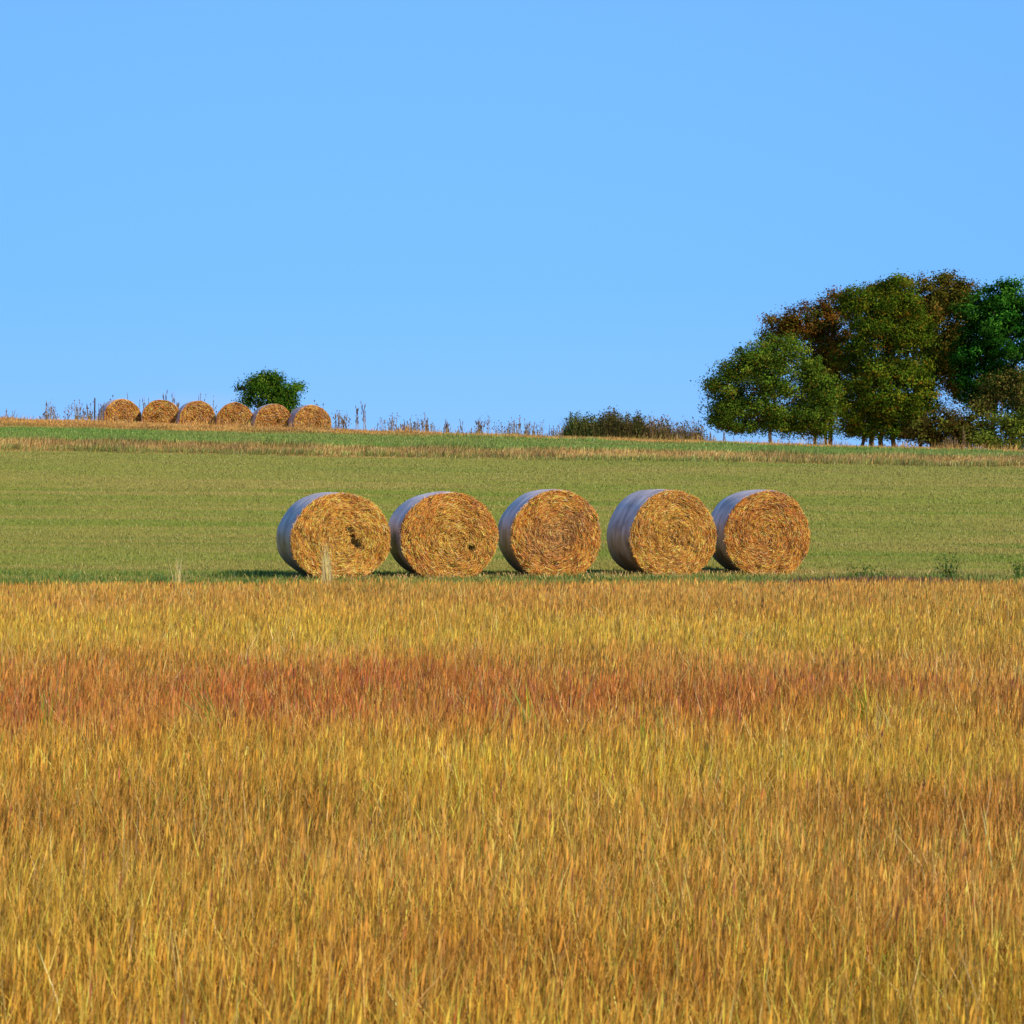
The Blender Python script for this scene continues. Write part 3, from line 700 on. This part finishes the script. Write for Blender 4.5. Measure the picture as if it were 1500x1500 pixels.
spots_ = [random.uniform(490, 825) for _ in range(15)]+[random.uniform(62, 148) for _ in range(4)]+[random.uniform(1325, 1480) for _ in range(4)]
for _ in range(110):
    px = random.choice(spots_)+random.gauss(0, 6)
    gy = np.interp(px, [0, 500, 830, 1500], [609, 628, 638, 655]); weed(px, gy-random.uniform(3, 9)-random.random()**3*22, random.choice([0, 2, 3, 3]))

# post
def fence_post():
    Y = 78.3; x = PX(138.5, Y); z = float(ground_z(np.array([x]), np.array([Y]))[0])
    t = thing('fence_post', (x, Y, z), 'thin dark fence post on the skyline, left of the row of far bales', 'fence post')
    H = CAMZ+(HOR-582.5)/F*Y-z
    wood('post', [([Vector((0, 0, -.1)), Vector((.004, 0, H*.5)), Vector((.012, 0, H*.96)), Vector((.013, 0, H))], [.035, .034, .032, .012])], M_post, t)
    wood('wire_staple', [([Vector((.005, -.034, H*.7)), Vector((.03, -.05, H*.72)), Vector((.04, -.034, H*.74))], [.006, .006, .006])], M_post, t)
fence_post()

# individual tufts and weeds nearer by
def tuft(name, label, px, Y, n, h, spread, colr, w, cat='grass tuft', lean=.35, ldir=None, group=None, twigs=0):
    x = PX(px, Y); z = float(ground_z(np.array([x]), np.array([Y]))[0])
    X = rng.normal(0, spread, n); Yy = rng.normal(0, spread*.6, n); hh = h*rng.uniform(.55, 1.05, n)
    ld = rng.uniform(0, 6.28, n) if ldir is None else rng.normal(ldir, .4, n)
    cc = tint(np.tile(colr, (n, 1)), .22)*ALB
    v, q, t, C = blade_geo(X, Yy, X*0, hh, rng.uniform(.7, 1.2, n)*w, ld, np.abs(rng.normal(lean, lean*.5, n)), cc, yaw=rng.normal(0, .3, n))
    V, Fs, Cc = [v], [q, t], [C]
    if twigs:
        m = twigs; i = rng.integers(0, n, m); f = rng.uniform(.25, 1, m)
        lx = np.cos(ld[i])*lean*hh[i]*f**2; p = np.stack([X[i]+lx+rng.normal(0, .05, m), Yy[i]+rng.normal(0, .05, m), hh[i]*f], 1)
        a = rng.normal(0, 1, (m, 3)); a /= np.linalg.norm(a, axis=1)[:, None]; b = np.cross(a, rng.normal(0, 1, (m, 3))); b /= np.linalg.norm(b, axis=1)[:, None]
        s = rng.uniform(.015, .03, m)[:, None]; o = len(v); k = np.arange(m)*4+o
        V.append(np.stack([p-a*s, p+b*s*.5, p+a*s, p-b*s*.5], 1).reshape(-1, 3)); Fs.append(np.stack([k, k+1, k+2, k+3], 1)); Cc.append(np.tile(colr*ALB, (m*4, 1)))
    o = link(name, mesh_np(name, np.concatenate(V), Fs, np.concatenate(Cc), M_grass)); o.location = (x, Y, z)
    o['label'] = label; o['category'] = cat
    if group: o['group'] = group
PALE = lin((214, 178, 96)); GRN = lin((104, 140, 50)); YG = lin((170, 178, 50))
tuft('grass_tuft', 'pale tall dry grass stalk in front of the leftmost big bale', 478, 25.2, 26, .86, .03, lin((255, 226, 150)), .015, lean=.08)
tuft('grass_tuft', 'faint pale dry stalks at the field edge left of the leftmost big bale', 262, 25.4, 14, .66, .05, lin((250, 220, 150)), .009, lean=.1)
tuft('grass_tuft', 'green leafy tuft at the field edge, left of the bale shadow', 236, 25.9, 90, .34, .10, GRN*.8, .014, lean=.25)
tuft('grass_tuft', 'wide green tuft at the field edge near the left border', 30, 25.8, 200, .30, .20, GRN*.9, .013, lean=.3)
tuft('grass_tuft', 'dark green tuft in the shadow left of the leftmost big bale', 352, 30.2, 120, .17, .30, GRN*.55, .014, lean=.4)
tuft('green_weed', 'spindly branching green weed right of the big bales', 1392, 29.5, 16, .48, .09, GRN*.7, .012, cat='weed', lean=.5, twigs=160)
tuft('green_weed', 'low scraggly green weed right of the last big bale', 1268, 30.5, 18, .26, .16, GRN*.8, .012, cat='weed', lean=.4, twigs=110)
tuft('green_weed', 'small green weed at the right border of the mown field', 1492, 30.5, 14, .36, .06, GRN*.8, .012, cat='weed', lean=.3, twigs=80)
tuft('grass_tuft', 'brown matted dead grass at the field edge right of the big bales', 1290, 27.0, 2600, .25, .62, lin((112, 80, 54)), .013, lean=.4)
tuft('grass_tuft', 'long arching green blades with pale stalks at left in the rust band', 322, 10.6, 14, .62, .04, YG*.8, .010, lean=.35, ldir=math.pi)
tuft('grass_tuft', 'bundle of pale stalks leaning left in the rust band', 300, 10.4, 60, .5, .10, PALE, .006, lean=.45, ldir=math.pi)
tuft('grass_tuft', 'upright bright green blades near the left border', 66, 10.6, 14, .5, .02, YG*.8, .012, lean=.1)
tuft('grass_tuft', 'bright green blades leaning left at right in the rust band', 1272, 11.2, 14, .56, .025, YG*.9, .011, lean=.3, ldir=math.pi)
tuft('grass_tuft', 'yellow green blades near the middle of the foreground', 780, 11.0, 14, .52, .03, YG, .010, lean=.35, ldir=math.pi)
tuft('grass_tuft', 'yellow green blades just right of the middle at the rust band', 955, 10.2, 14, .46, .03, YG, .010, lean=.15)
tuft('grass_tuft', 'whitish dry leaves above the rust band, left of centre', 370, 14.0, 10, .42, .05, lin((240, 214, 150)), .014, lean=.25)

# ------------------------------------------------------------------ light, sky, camera
EL, AZ = 33, 50
ts = Vector((math.cos(R(EL))*math.sin(R(AZ)), -math.cos(R(EL))*math.cos(R(AZ)), math.sin(R(EL))))
ld = bpy.data.lights.new('sun', 'SUN'); ld.energy = 5.0; ld.angle = R(.5); ld.color = (1, .88, .68)
lo = bpy.data.objects.new('sun', ld); col.objects.link(lo); lo.rotation_euler = ts.to_track_quat('Z', 'Y').to_euler(); lo.location = (30, -30, 40)

w = bpy.data.worlds.new('World'); sc.world = w; w.use_nodes = True
nt = w.node_tree; nt.nodes.clear(); N, L = nt.nodes, nt.links
out = N.new('ShaderNodeOutputWorld'); bg = N.new('ShaderNodeBackground'); bg.inputs[1].default_value = .1
sky = N.new('ShaderNodeTexSky'); sky.sky_type = 'NISHITA'; sky.sun_disc = False; sky.sun_elevation = R(EL); sky.sun_rotation = math.atan2(ts.x, ts.y)
sky.air_density = 1.0; sky.dust_density = 0.0; sky.ozone_density = 3.0
tc = N.new('ShaderNodeTexCoord'); ad = N.new('ShaderNodeVectorMath'); ad.operation = 'ADD'; ad.inputs[1].default_value = (0, 0, .28)
nm = N.new('ShaderNodeVectorMath'); nm.operation = 'NORMALIZE'
sz_ = N.new('ShaderNodeVectorMath'); sz_.operation = 'MULTIPLY'; sz_.inputs[1].default_value = (.15, 1, .15)
L.new(tc.outputs['Generated'], sz_.inputs[0]); L.new(sz_.outputs[0], ad.inputs[0]); L.new(ad.outputs[0], nm.inputs[0]); L.new(nm.outputs[0], sky.inputs[0])
tn = N.new('ShaderNodeMix'); tn.data_type = 'RGBA'; tn.blend_type = 'MULTIPLY'; tn.inputs[0].default_value = 1; tn.inputs[7].default_value = (1.24, 1.92, 2.35, 1)
L.new(sky.outputs[0], tn.inputs[6])
# faint low cloud wisps near the horizon
mp = N.new('ShaderNodeMapping'); mp.inputs['Scale'].default_value = (5, 5, 22); cn = N.new('ShaderNodeTexNoise'); cn.inputs['Scale'].default_value = 1.6; cn.inputs['Detail'].default_value = 7
cr = N.new('ShaderNodeValToRGB'); cr.color_ramp.elements[0].position = .44; cr.color_ramp.elements[1].position = .72
sp = N.new('ShaderNodeSeparateXYZ'); mr = N.new('ShaderNodeMapRange'); mr.inputs[1].default_value = .025; mr.inputs[2].default_value = .055; mr.inputs[3].default_value = .8; mr.inputs[4].default_value = 0
mu = N.new('ShaderNodeMath'); mu.operation = 'MULTIPLY'
L.new(tc.outputs['Generated'], mp.inputs[0]); L.new(mp.outputs[0], cn.inputs['Vector']); L.new(cn.outputs[0], cr.inputs[0])
L.new(tc.outputs['Generated'], sp.inputs[0]); L.new(sp.outputs['Z'], mr.inputs[0]); L.new(cr.outputs[0], mu.inputs[0]); L.new(mr.outputs[0], mu.inputs[1])
hz = N.new('ShaderNodeMapRange'); hz.inputs[1].default_value = .01; hz.inputs[2].default_value = .10; hz.inputs[3].default_value = .28; hz.inputs[4].default_value = 0
mm = N.new('ShaderNodeMath'); mm.operation = 'MAXIMUM'; L.new(sp.outputs['Z'], hz.inputs[0]); L.new(mu.outputs[0], mm.inputs[0]); L.new(hz.outputs[0], mm.inputs[1])
cm = N.new('ShaderNodeMix'); cm.data_type = 'RGBA'; cm.inputs[7].default_value = (4.2, 6.2, 9.8, 1)
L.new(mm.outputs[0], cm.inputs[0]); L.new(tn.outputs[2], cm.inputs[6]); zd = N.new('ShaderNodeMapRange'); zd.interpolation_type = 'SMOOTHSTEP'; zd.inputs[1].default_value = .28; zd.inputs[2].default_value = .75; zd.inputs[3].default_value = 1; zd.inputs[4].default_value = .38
zs = N.new('ShaderNodeVectorMath'); zs.operation = 'SCALE'   # sky deepens towards the zenith; dimming added out of view to cut ambient light
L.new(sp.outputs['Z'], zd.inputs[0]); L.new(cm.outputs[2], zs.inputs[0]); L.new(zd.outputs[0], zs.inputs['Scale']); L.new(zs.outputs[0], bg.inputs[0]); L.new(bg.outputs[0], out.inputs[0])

cd = bpy.data.cameras.new('camera'); cam = bpy.data.objects.new('camera', cd); col.objects.link(cam); sc.camera = cam
cam.location = (0, 0, CAMZ); cam.rotation_euler = (R(90), 0, 0)
cd.sensor_width = 36; cd.lens = F/1500*36; cd.shift_y = -(750-HOR)/1500; cd.clip_end = 8000; cd.clip_start = .1
cd.dof.use_dof = True; cd.dof.focus_distance = 31; cd.dof.aperture_fstop = 11
sc.view_settings.view_transform = 'Standard'; sc.view_settings.look = 'None'; sc.view_settings.exposure = 0; sc.view_settings.gamma = 1
sc.cycles.max_bounces = 6; sc.cycles.diffuse_bounces = 3; sc.cycles.glossy_bounces = 2; sc.cycles.transmission_bounces = 3
